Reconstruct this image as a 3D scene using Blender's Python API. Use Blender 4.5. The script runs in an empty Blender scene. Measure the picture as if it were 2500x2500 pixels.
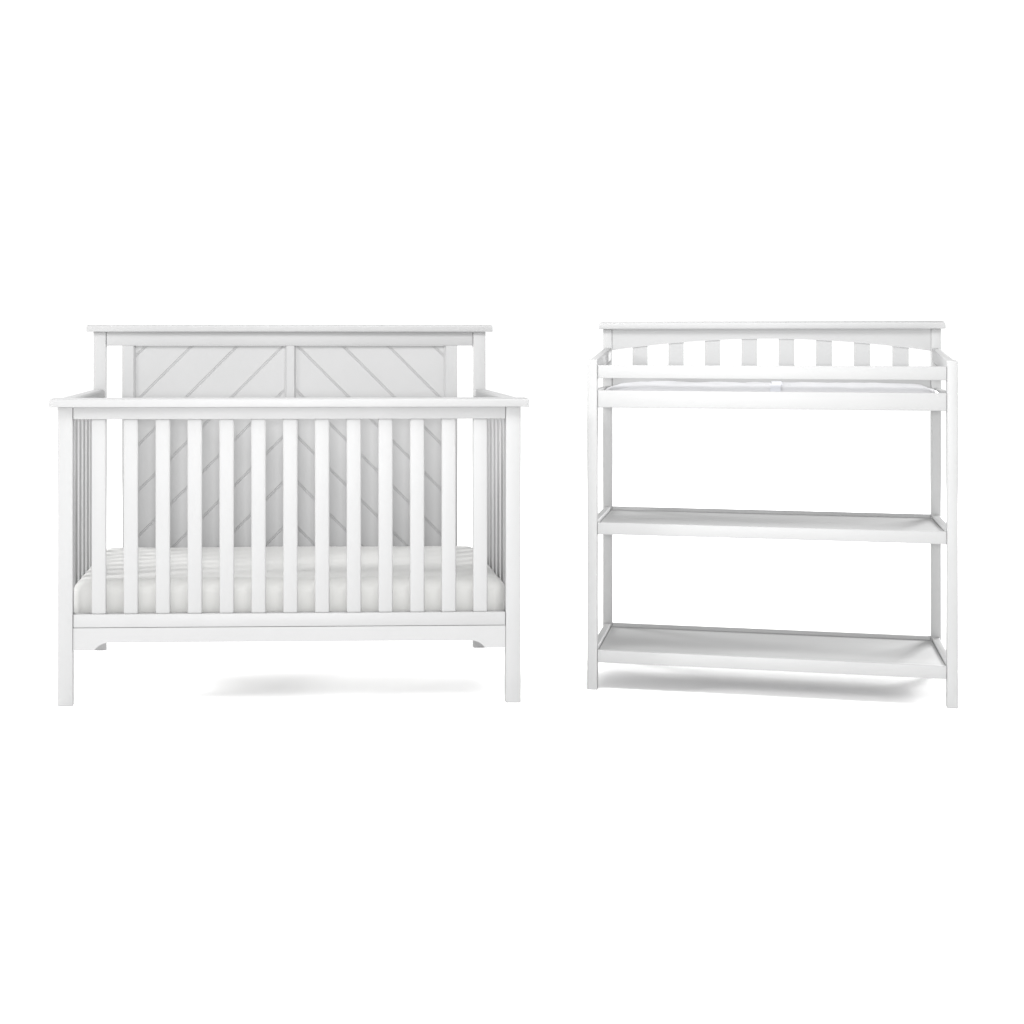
import bpy, bmesh, math, random
from mathutils import Vector, Matrix, noise
random.seed(4)
S = bpy.context.scene
COL = S.collection

# ------------------------------------------------------------------ materials
def paint(name, col, rough=0.5, bump=0.004, scale=260.0):
    m = bpy.data.materials.new(name); m.use_nodes = True
    nt = m.node_tree; b = nt.nodes['Principled BSDF']
    tc = nt.nodes.new('ShaderNodeTexCoord')
    n1 = nt.nodes.new('ShaderNodeTexNoise'); n1.inputs['Scale'].default_value = scale
    n1.inputs['Detail'].default_value = 3
    n2 = nt.nodes.new('ShaderNodeTexNoise'); n2.inputs['Scale'].default_value = 5.0
    n2.inputs['Detail'].default_value = 4
    nt.links.new(tc.outputs['Object'], n1.inputs['Vector'])
    nt.links.new(tc.outputs['Object'], n2.inputs['Vector'])
    r = nt.nodes.new('ShaderNodeValToRGB')
    r.color_ramp.elements[0].position = .3; r.color_ramp.elements[1].position = .7
    r.color_ramp.elements[0].color = (col[0]*.982, col[1]*.982, col[2]*.980, 1)
    r.color_ramp.elements[1].color = (col[0]*1.008, col[1]*1.008, col[2]*1.008, 1)
    nt.links.new(n2.outputs['Fac'], r.inputs['Fac'])
    nt.links.new(r.outputs['Color'], b.inputs['Base Color'])
    b.inputs['Roughness'].default_value = rough
    b.inputs['Specular IOR Level'].default_value = 0.22
    bp = nt.nodes.new('ShaderNodeBump'); bp.inputs['Strength'].default_value = bump*10
    bp.inputs['Distance'].default_value = 0.0004
    nt.links.new(n1.outputs['Fac'], bp.inputs['Height'])
    nt.links.new(bp.outputs['Normal'], b.inputs['Normal'])
    return m

def cloth(name, col, weave=900.0, wr=0.35, dist=0.004, rough=0.85, sheen=0.15, wscale=(2.0, 5.0, 6.0)):
    m = bpy.data.materials.new(name); m.use_nodes = True
    nt = m.node_tree; b = nt.nodes['Principled BSDF']
    b.inputs['Base Color'].default_value = (*col, 1)
    b.inputs['Roughness'].default_value = rough
    b.inputs['Specular IOR Level'].default_value = 0.2
    b.inputs['Sheen Weight'].default_value = sheen
    tc = nt.nodes.new('ShaderNodeTexCoord')
    mp = nt.nodes.new('ShaderNodeMapping'); mp.inputs['Scale'].default_value = wscale
    n1 = nt.nodes.new('ShaderNodeTexNoise'); n1.inputs['Scale'].default_value = 1.6
    n1.inputs['Detail'].default_value = 5; n1.inputs['Distortion'].default_value = .6
    w = nt.nodes.new('ShaderNodeTexNoise'); w.inputs['Scale'].default_value = weave
    nt.links.new(tc.outputs['Object'], mp.inputs['Vector'])
    nt.links.new(mp.outputs['Vector'], n1.inputs['Vector'])
    nt.links.new(tc.outputs['Object'], w.inputs['Vector'])
    b1 = nt.nodes.new('ShaderNodeBump'); b1.inputs['Strength'].default_value = wr
    b1.inputs['Distance'].default_value = dist
    b2 = nt.nodes.new('ShaderNodeBump'); b2.inputs['Strength'].default_value = .3
    b2.inputs['Distance'].default_value = 0.0004
    nt.links.new(n1.outputs['Fac'], b1.inputs['Height'])
    nt.links.new(w.outputs['Fac'], b2.inputs['Height'])
    nt.links.new(b1.outputs['Normal'], b2.inputs['Normal'])
    nt.links.new(b2.outputs['Normal'], b.inputs['Normal'])
    return m

CRIB = paint('crib_white_lacquer', (.270, .270, .271))
TABLE = paint('table_white_lacquer', (.286, .2865, .287))
SHEET = cloth('fitted_sheet_cotton', (.345, .344, .337))
PAD = cloth('pad_quilted_vinyl', (.415, .415, .427), wr=.6, dist=.006, rough=.45, sheen=0, wscale=(3.0, 10.0, 6.0))
STRAP = cloth('strap_webbing', (.40, .407, .434), wr=.1, dist=.001, rough=.6)
PLASTIC = paint('buckle_plastic', (.44, .445, .455), rough=.25)

# ------------------------------------------------------------------ helpers
def link(name, bm, mat, parent=None, smooth=True):
    me = bpy.data.meshes.new(name)
    bmesh.ops.recalc_face_normals(bm, faces=bm.faces[:])
    bm.to_mesh(me); bm.free()
    me.materials.append(mat)
    if smooth:
        for p in me.polygons: p.use_smooth = True
        me.set_sharp_from_angle(angle=math.radians(50))
    o = bpy.data.objects.new(name, me); COL.objects.link(o)
    if parent: o.parent = parent
    return o

def box_bm(x0, x1, y0, y1, z0, z1, bev=.0015, seg=2, bm=None):
    b = bmesh.new()
    r = bmesh.ops.create_cube(b, size=1)
    for v in b.verts:
        v.co = Vector((x0 + (v.co.x+.5)*(x1-x0), y0 + (v.co.y+.5)*(y1-y0), z0 + (v.co.z+.5)*(z1-z0)))
    if bev: bmesh.ops.bevel(b, geom=b.edges[:], offset=bev, segments=seg, affect='EDGES', profile=.5)
    if bm is None: return b
    me = bpy.data.meshes.new('tmp'); b.to_mesh(me); b.free(); bm.from_mesh(me); bpy.data.meshes.remove(me)
    return bm

def box(name, mat, parent, x0, x1, y0, y1, z0, z1, bev=.0015, seg=2):
    return link(name, box_bm(x0, x1, y0, y1, z0, z1, bev, seg), mat, parent)

def prism_xz(name, mat, parent, pts, y0, y1, bev=.001):
    """extrude an outline given in x,z along y"""
    b = bmesh.new()
    f = b.faces.new([b.verts.new((x, y0, z)) for x, z in pts])
    r = bmesh.ops.extrude_face_region(b, geom=[f])
    for v in r['geom']:
        if isinstance(v, bmesh.types.BMVert): v.co.y = y1
    if bev:
        es = [e for e in b.edges if len(e.link_faces) == 2 and e.calc_face_angle(0) > 1.2]
        bmesh.ops.bevel(b, geom=es, offset=bev, segments=2, affect='EDGES', profile=.5)
    return link(name, b, mat, parent)

def cap_board(name, mat, parent, x0, x1, y0, y1, z0, z1, r, seg=5):
    """board whose upper edges are rounded over on all four sides"""
    b = box_bm(x0, x1, y0, y1, z0, z1, 0)
    top = [e for e in b.edges if all(abs(v.co.z-z1) < 1e-6 for v in e.verts)]
    bmesh.ops.bevel(b, geom=top, offset=r, segments=seg, affect='EDGES', profile=.5)
    es = [e for e in b.edges if len(e.link_faces) == 2 and e.calc_face_angle(0) > 1.2]
    bmesh.ops.bevel(b, geom=es, offset=.0012, segments=2, affect='EDGES', profile=.5)
    return link(name, b, mat, parent)

def empty(name, label, cat, loc, rz):
    o = bpy.data.objects.new(name, None); COL.objects.link(o)
    o.location = loc; o.rotation_euler = (0, 0, rz)
    o['label'] = label; o['category'] = cat
    o.empty_display_size = .1
    return o

def copy_part(src, parent, **loc):
    c = src.copy(); COL.objects.link(c); c.parent = parent
    for k, v in loc.items(): setattr(c.location, k, v)
    return c

# ------------------------------------------------------------------ studio floor
bm = bmesh.new()
bm.faces.new([bm.verts.new(p) for p in ((-70, -40, 0), (70, -40, 0), (70, 120, 0), (-70, 120, 0))])
FL = paint('floor_matt_white', (.965, .965, .965), rough=.9, bump=.002)
FL.node_tree.nodes['Principled BSDF'].inputs['Specular IOR Level'].default_value = 0
for n in FL.node_tree.nodes:
    if n.type == 'VALTORGB':
        n.color_ramp.elements[0].color = (.962, .962, .962, 1); n.color_ramp.elements[1].color = (.968, .968, .968, 1)
floor = link('floor', bm, FL, smooth=False); floor['kind'] = 'structure'

# ================================================================== CRIB
crib = empty('crib', 'white slatted baby crib with chevron headboard, holding a cream mattress', 'crib', (-.183, 4.797, 0), .038)
PW = .6775; PI_ = .634; D = .865
# corner posts
def post(x0, x1, y0, y1, z1):
    return box('leg', CRIB, crib, x0, x1, y0, y1, 0, z1, .0022, 3)
post(-PW, -PI_, 0, .034, .8715); post(PI_, PW, 0, .034, .8715)
post(-PW, -PI_, D, D+.034, 1.0955); post(PI_, PW, D, D+.034, 1.0955)
# front rail
cap_board('front_cap_rail', CRIB, crib, -.700, .700, -.016, .052, .872, .8977, .0085)
box('front_top_rail', CRIB, crib, -PI_+.0012, PI_-.0012, .002, .030, .8365, .8715, .0014)
box('front_bottom_rail', CRIB, crib, -PI_+.0012, PI_-.0012, .002, .032, .2286, .2675, .0022)
# shaped apron under the bottom rail
def s_curve(sx):
    pts = [(.634-.0012, .1625)]
    pts += [(.577, .1625)]
    for k in range(1, 6):            # small convex shoulder
        a = math.radians(50)*k/5
        pts.append((.577-.010*math.sin(a), .1625+.010*(1-math.cos(a))))
    x, z = pts[-1]
    for k in range(1, 9):            # concave quarter up to the underside
        t = k/8; a = math.radians(50 - 50*t)
        r = (.1842 - z)/(1-math.cos(math.radians(50)))
        # arc tangent to the underside
        xx = x - r*(math.sin(math.radians(50))-math.sin(a))
        zz = .1842 - r*(1-math.cos(a))
        pts.append((xx, zz))
    return [(sx*px, pz) for px, pz in pts]
L = s_curve(-1); R = s_curve(1)
outline = [(-.6328, .2276), (.6328, .2276)] + R + L[::-1]
prism_xz('apron', CRIB, crib, outline, .0025, .022, .0012)
# front slats (13)
sl = box('slat', CRIB, crib, -.02125, .02125, .0065, .0205, .2665, .8375, .0045, 4)
sl.location.x = -6*.0932
for i in range(1, 13): copy_part(sl, crib, x=(i-6)*.0932)
# sides
side = None
for s in (-1, 1):
    xa, xb = sorted((s*.638, s*.6795))
    cap_board('side_cap_rail', CRIB, crib, xa, xb, .0525, D-.0005, .8722, .8972, .0085)
    xa, xb = sorted((s*.646, s*.672))
    box('side_top_rail', CRIB, crib, xa, xb, .0345, D-.0005, .8365, .8717)
    box('side_bottom_rail', CRIB, crib, xa, xb, .0345, D-.0005, .2286, .2675, .002)
    for k in range(8):
        if side is None:
            side = box('side_slat', CRIB, crib, -.0085, .0085, -.02125, .02125, .2665, .8375, .004, 3)
            o = side
        else:
            o = copy_part(side, crib)
        o.location = (s*.6585, .4495+(k-3.5)*.0932, 0)
# headboard
cap_board('headboard_cap_rail', CRIB, crib, -.700, .700, D-.014, D+.050, 1.096, 1.119, .007)
box('headboard_top_rail', CRIB, crib, -PI_+.0012, PI_-.0012, D+.002, D+.030, 1.048, 1.0955, .0014)
box('headboard_bottom_rail', CRIB, crib, -PI_+.0012, PI_-.0012, D+.002, D+.030, .2286, .2700, .0014)
def stile(x0, x1, bl, br):
    # vertical frame member with a sloped edge towards the panels
    b = bmesh.new(); y0 = D+.004; y1 = D+.028; dy = .009
    pr = [(x0-(bl if bl else 0), y0+(dy if bl else 0)), (x0, y0), (x1, y0), (x1+(br if br else 0), y0+(dy if br else 0)),
          (x1+(br if br else 0), y1), (x0-(bl if bl else 0), y1)]
    lo = [b.verts.new((x, y, .2705)) for x, y in pr]; hi = [b.verts.new((x, y, 1.0475)) for x, y in pr]
    n = len(pr)
    for i in range(n): b.faces.new((lo[i], lo[(i+1) % n], hi[(i+1) % n], hi[i]))
    b.faces.new(lo); b.faces.new(hi[::-1])
    return link('stile', b, CRIB, crib, smooth=False)
stile(-.579, -.5405, 0, .0075); stile(-.0125, .0125, .0075, .0075); stile(.5405, .579, .0075, 0)

def clip(poly, a, b, c):
    out = []                                   # keep a*x+b*z <= c
    for i in range(len(poly)):
        p, q = poly[i], poly[(i+1) % len(poly)]
        dp = a*p[0]+b*p[1]-c; dq = a*q[0]+b*q[1]-c
        if dp <= 0: out.append(p)
        if dp*dq < 0:
            t = dp/(dp-dq); out.append((p[0]+t*(q[0]-p[0]), p[1]+t*(q[1]-p[1])))
    return out
def panel(s):
    b = bmesh.new()
    xa, xb = .0202, .5328; za, zb = .271, 1.0472
    rect = [(xa, za), (xb, za), (xb, zb), (xa, zb)]
    yf = D+.0125
    box_bm(*sorted((s*xa, s*xb)), yf+.0020, yf+.010, za, zb, 0, 1, b)
    # boards between the double grooves: lines z + x = const on the positive side
    lines = [1.048+.0235+.1575*k for k in range(-7, 5)]
    g = .0013*1.414; hw = .0027*1.414          # groove half width, half spacing (measured along x)
    def add(c0, c1):
        poly = clip(clip(rect, 1, 1, c1), -1, -1, -c0)
        if len(poly) < 3: return
        ch = .0007
        inner = clip(clip(rect, 1, 1, c1-ch*1.6), -1, -1, -(c0+ch*1.6))
        lo = [b.verts.new((s*x, yf+.0023, z)) for x, z in poly]
        if len(inner) == len(poly):
            mid = [b.verts.new((s*x, yf+ch, z)) for x, z in poly]
            top = [b.verts.new((s*x, yf, z)) for x, z in inner]
            rings = [lo, mid, top]
        else:
            top = [b.verts.new((s*x, yf, z)) for x, z in poly]; rings = [lo, top]
        for r0, r1 in zip(rings, rings[1:]):
            n = len(r0)
            for i in range(n): b.faces.new((r0[i], r0[(i+1) % n], r1[(i+1) % n], r1[i]))
        b.faces.new(rings[-1])
    for c0, c1 in zip(lines, lines[1:]):
        add(c0+hw+g, c1-hw-g)
    for c in lines: add(c-hw+g, c+hw-g)
    bmesh.ops.remove_doubles(b, verts=b.verts[:], dist=1e-6)
    return link('chevron_panel', b, CRIB, crib, smooth=False)
panel(-1); panel(1)
# support deck under the mattress
bm = box_bm(-.640, .640, .036, .052, .2060, .2230, .001)
box_bm(-.640, .640, D-.020, D-.004, .2060, .2230, .001, 2, bm)
for k in range(9):
    x = -.56+.14*k
    box_bm(x-.025, x+.025, .0525, D-.0205, .2150, .2225, .001, 2, bm)
link('mattress_support', bm, CRIB, crib)

# mattress: rests in the crib, an object of its own
def soft_box(hx, hy, z0, z1, r, nx, ny, nz, f=None):
    b = bmesh.new(); bmesh.ops.create_cube(b, size=2)
    bmesh.ops.delete(b, geom=b.verts[:], context='VERTS')
    hz = (z1-z0)/2
    def axis(n, h):                          # denser near the rounded rims
        c = [h*math.sin(math.pi/2*(2*i/n-1))*.35 + h*(2*i/n-1)*.65 for i in range(n+1)]
        return c
    X, Y, Z = axis(nx, hx), axis(ny, hy), axis(nz, hz)
    V = {}
    def vert(p):
        k = tuple(round(c, 6) for c in p)
        if k in V: return V[k]
        q = Vector(p); core = Vector((max(-hx+r, min(hx-r, q.x)), max(-hy+r, min(hy-r, q.y)), max(-hz+r, min(hz-r, q.z))))
        d = q-core
        if d.length > 1e-9: q = core + d.normalized()*r
        if f: q = f(q, hx, hy, hz)
        V[k] = b.verts.new((q.x, q.y, q.z+(z0+z1)/2)); return V[k]
    def quad(*ps):
        try: b.faces.new([vert(p) for p in ps])
        except ValueError: pass
    for i in range(nx):
        for j in range(ny):
            for z in (-hz, hz): quad((X[i], Y[j], z), (X[i+1], Y[j], z), (X[i+1], Y[j+1], z), (X[i], Y[j+1], z))
        for k in range(nz):
            for y in (-hy, hy): quad((X[i], y, Z[k]), (X[i+1], y, Z[k]), (X[i+1], y, Z[k+1]), (X[i], y, Z[k+1]))
    for j in range(ny):
        for k in range(nz):
            for x in (-hx, hx): quad((x, Y[j], Z[k]), (x, Y[j+1], Z[k]), (x, Y[j+1], Z[k+1]), (x, Y[j], Z[k+1]))
    return b
def sheet_f(q, hx, hy, hz):
    n = noise.noise(Vector((q.x*3, q.y*5, q.z*4)))*.0022 + noise.noise(Vector((q.x*1.2, q.y*14, q.z*9+3)))*.0010
    crown = .004*(1-(q.x/hx)**2)*(1-(q.y/hy)**2) if q.z > 0 else 0
    d = Vector((q.x/hx**1, q.y/hy, q.z/hz))
    return q + Vector((0, n*.7*(1 if q.y > 0 else -1), (n + crown) if q.z > 0 else 0))
RZ = Matrix.Rotation(.038, 4, 'Z')
mb = soft_box(.642, .394, -.069, .069, .040, 150, 90, 20, sheet_f)
mat = link('mattress', mb, SHEET)
p = RZ @ Vector((0, .044+.394, 0)) + Vector((-.183, 4.797, .2235+.069))
mat.location = p; mat.rotation_euler = (0, 0, .038)
mat['label'] = 'cream fitted-sheet mattress lying inside the white slatted crib'; mat['category'] = 'mattress'

# ================================================================== CHANGING TABLE
TX, TY, TR = 1.234, 4.874, -.249
tab = empty('changing_table', 'white open-shelf changing table with arched slatted back rail and two lower shelves', 'changing table', (TX, TY, 0), TR)
W = .5345; LW = .030; DB = .486
def tleg(s, y0, y1, z1, round_top):
    x0, x1 = sorted((s*W, s*(W-LW)))
    b = box_bm(x0, x1, y0, y1, 0, z1, 0)
    if round_top:
        es = [e for e in b.edges if all(abs(v.co.z-z1) < 1e-6 for v in e.verts) and
              (all(abs(v.co.x-s*W) < 1e-6 for v in e.verts) or all(abs(v.co.y-y0) < 1e-6 for v in e.verts))]
        bmesh.ops.bevel(b, geom=es, offset=.0085, segments=5, affect='EDGES', profile=.5)
    es = [e for e in b.edges if len(e.link_faces) == 2 and e.calc_face_angle(0) > 1.2]
    bmesh.ops.bevel(b, geom=es, offset=.0018, segments=2, affect='EDGES', profile=.5)
    return link('leg', b, TABLE, tab)
for s in (-1, 1):
    tleg(s, 0, .032, 1.009, True); tleg(s, DB, DB+.030, 1.1035, False)
XI = W-LW-.0006
# front guard rail and apron
box('guard_rail', TABLE, tab, -XI, XI, .004, .022, .951, .991, .0018)
box('front_apron', TABLE, tab, -XI, XI, .004, .022, .862, .914, .0018)
# side arms and aprons
for s in (-1, 1):
    xa, xb = sorted((s*(W-.001), s*(W-LW+.003)))
    b = box_bm(xa, xb, .0325, DB-.0005, .966, 1.007, 0)
    es = [e for e in b.edges if all(abs(v.co.z-1.007) < 1e-6 and abs(v.co.x-s*(W-.001)) < 1e-6 for v in e.verts)]
    bmesh.ops.bevel(b, geom=es, offset=.008, segments=5, affect='EDGES', profile=.5)
    es = [e for e in b.edges if len(e.link_faces) == 2 and e.calc_face_angle(0) > 1.2]
    bmesh.ops.bevel(b, geom=es, offset=.0015, segments=2, affect='EDGES', profile=.5)
    for v in b.verts: v.co.z += .034*(v.co.y-.0325)/(DB-.033)      # arms rise towards the back posts
    link('side_arm', b, TABLE, tab)
    xa, xb = sorted((s*(W-.006), s*(W-.024)))
    box('side_apron', TABLE, tab, xa, xb, .0325, DB-.0005, .862, .914, .0015)
# back: cap, arched rail, slats, lower rail
cap_board('back_cap_rail', TABLE, tab, -.547, .547, DB-.014, DB+.044, 1.104, 1.1285, .013, 7)
ZA = 1.0715; ZE = 1.033
def arch(x): return ZA - (ZA-ZE)*(abs(x)/XI)**1.9
N = 40
pts = [(-XI, 1.1035), (XI, 1.1035)] + [(XI-2*XI*i/N, arch(XI-2*XI*i/N)) for i in range(N+1)]
prism_xz('arched_rail', TABLE, tab, pts, DB+.003, DB+.021, .0012)
for i in range(8):
    x = (i-3.5)*.1178
    h = min(arch(x-.02475), arch(x+.02475))
    pts = [(x-.02475, .9545), (x+.02475, .9545), (x+.02475, arch(x+.02475)-.0003), (x, arch(x)-.0003), (x-.02475, arch(x-.02475)-.0003)]
    prism_xz('back_slat', TABLE, tab, pts, DB+.006, DB+.018, .0015)
box('back_apron', TABLE, tab, -XI, XI, DB+.003, DB+.021, .862, .954, .0015)
box('tray', TABLE, tab, -.508, .508, .0235, DB+.002, .868, .880, .001)
# lower shelves
for zt, zb in ((.511, .4745), (.1215, .0835)):
    sh = box('shelf', TABLE, tab, -.506, .506, .0236, DB+.0005, zt-.022, zt-.010, .0008)
    box('front_rail', TABLE, sh, -XI, XI, .004, .022, zb, zt, .0018)
    box('back_rail', TABLE, sh, -XI, XI, DB+.003, DB+.021, zb, zt, .0018)
    for s in (-1, 1):
        xa, xb = sorted((s*(W-.006), s*(W-.0262)))
        box('side_rail', TABLE, sh, xa, xb, .0325, DB-.0005, zb, zt, .0015)

# changing pad: lies on the tray
PX, PY0, PY1 = .497, .030, .470
def pad_top(u, v):                   # u,v in -1..1 ; height above tray
    ex = (1-abs(u)**14)**(1/3.0) if abs(u) < 1 else 0
    ey = (1-abs(v)**8)**(1/2.6) if abs(v) < 1 else 0
    h = .052
    dip = .014*(1-min(1, abs(v)/.72)**2)
    wr = .0045*noise.noise(Vector((u*5, v*3.5, 0))) + .0022*noise.noise(Vector((u*14+v*5, v*9, 2)))
    # gathered corners
    c = math.hypot(max(0, abs(u)-.86)/.14, max(0, abs(v)-.6)/.4)
    pl = .006*math.sin(math.atan2(max(0, abs(v)-.55), max(1e-4, abs(u)-.9))*26)*max(0, (abs(u)-.93)/.07)*max(0, (abs(v)-.6)/.4)
    return (h-dip+wr+pl)*ex*ey
b = bmesh.new(); NX, NY = 240, 80
def prm(i, n): t = 2*i/n-1; return math.copysign(1-(1-abs(t))**1.6, t)
top = [[None]*(NY+1) for _ in range(NX+1)]; bot = [[None]*(NY+1) for _ in range(NX+1)]
for i in range(NX+1):
    for j in range(NY+1):
        u, v = prm(i, NX), prm(j, NY)
        x = u*PX; y = v*(PY1-PY0)/2
        cr = 1-.010*(abs(v)**6)*(abs(u)**20)*8
        edge = i in (0, NX) or j in (0, NY)
        zt_ = .014 + pad_top(u, v)*.73
        if edge: zt_ = .012
        top[i][j] = b.verts.new((x*cr if abs(u) > .9 else x, y, zt_))
        bot[i][j] = top[i][j] if edge else b.verts.new((x, y, 0.0 + .012*max(abs(u), abs(v))**30))
for i in range(NX):
    for j in range(NY):
        b.faces.new((top[i][j], top[i+1][j], top[i+1][j+1], top[i][j+1]))
        b.faces.new((bot[i][j+1], bot[i+1][j+1], bot[i+1][j], bot[i][j]))
pad = link('changing_pad', b, PAD)
RT = Matrix.Rotation(TR, 4, 'Z')
def t2w(x, y, z): return RT @ Vector((x, y, z)) + Vector((TX, TY, 0))
pad.location = t2w(0, (PY0+PY1)/2, .8805); pad.rotation_euler = (0, 0, TR)
pad['label'] = 'thin white contoured changing pad lying on the tray of the changing table'; pad['category'] = 'changing pad'
# safety strap across the pad
b = bmesh.new(); rows = []
hy = (PY1-PY0)/2
for k in range(61):
    v = -1.0+2.0*k/60
    zc = .014 + pad_top(.035, max(-.985, min(.985, v)))*.73 + .0035
    if abs(v) > .985: zc = .016
    xs = .022 + .012*(v+1)*.5*2 if v < -.5 else .034-.006*(v+.5)
    y = v*(hy+.003)
    rows.append([b.verts.new((xs+dx, y, zc+dz)) for dx, dz in ((-.0155, 0), (.0155, 0), (.0155, -.0018), (-.0155, -.0018))])
for r0, r1 in zip(rows, rows[1:]):
    for i in range(4): b.faces.new((r0[i], r0[(i+1) % 4], r1[(i+1) % 4], r1[i]))
b.faces.new(rows[0]); b.faces.new(rows[-1][::-1])
strap = link('strap', b, STRAP, pad)
bb = box_bm(-.010, .006, -.13, -.09, .042, .051, .003, 3)
link('buckle', bb, PLASTIC, strap)
link('strap_tab', box_bm(.058, .070, -.12, -.095, .042, .050, .003, 3), PLASTIC, strap)

# ------------------------------------------------------------------ light
w = bpy.data.worlds.new('World'); S.world = w; w.use_nodes = True
bg = w.node_tree.nodes['Background']; bg.inputs['Color'].default_value = (1, 1, 1, 1); bg.inputs['Strength'].default_value = 1.08
def area(name, loc, target, size, power, size_y=None, col=(1, 1, 1)):
    l = bpy.data.lights.new(name, 'AREA'); l.energy = power; l.color = col
    l.shape = 'RECTANGLE'; l.size = size; l.size_y = size_y or size
    o = bpy.data.objects.new(name, l); COL.objects.link(o)
    o.location = loc
    o.rotation_euler = (Vector(target)-Vector(loc)).to_track_quat('-Z', 'Y').to_euler()
    return o
area('key_softbox', (-5.8, 3.0, 2.6), (-.1, 5.2, .5), .7, 250, 1.1)
area('overhead_fill', (.45, 4.0, 2.75), (.45, 5.5, .75), 2.6, 64, .6)  # added fill above the frame, lightens the headboard panels inside the crib
area('front_fill', (-.05, -.08, 1.10), (.30, 5, .6), .34, 210, .34)  # added fill at the camera, reaches the headboard between the slats
area('rear_fill', (-4.4, 9.8, 2.1), (-.2, 5.2, .1), 1.8, 520, 1.0)  # added backlight out of view, brightens the floor under the crib
area('rear_fill', (5.8, 9.8, 2.1), (.6, 5.2, .1), 1.8, 520, 1.0)  # its added twin on the right, also lifts shelf tops and floor

# ------------------------------------------------------------------ camera
cd = bpy.data.cameras.new('camera'); cam = bpy.data.objects.new('camera', cd); COL.objects.link(cam)
cam.location = (0, 0, 1.071); cam.rotation_euler = (math.radians(90), 0, 0)
cd.sensor_fit = 'HORIZONTAL'; cd.sensor_width = 36; cd.lens = 4000/2500*36
cd.shift_x = (1250-861.5)/2500; cd.shift_y = -(1250-827.4)/2500
cd.clip_start = .05; cd.clip_end = 500
S.camera = cam
S.render.resolution_x = 1024; S.render.resolution_y = 1024
S.view_settings.view_transform = 'Standard'; S.view_settings.look = 'None'
S.view_settings.exposure = 0.1; S.view_settings.gamma = 1
S.view_settings.use_curve_mapping = False
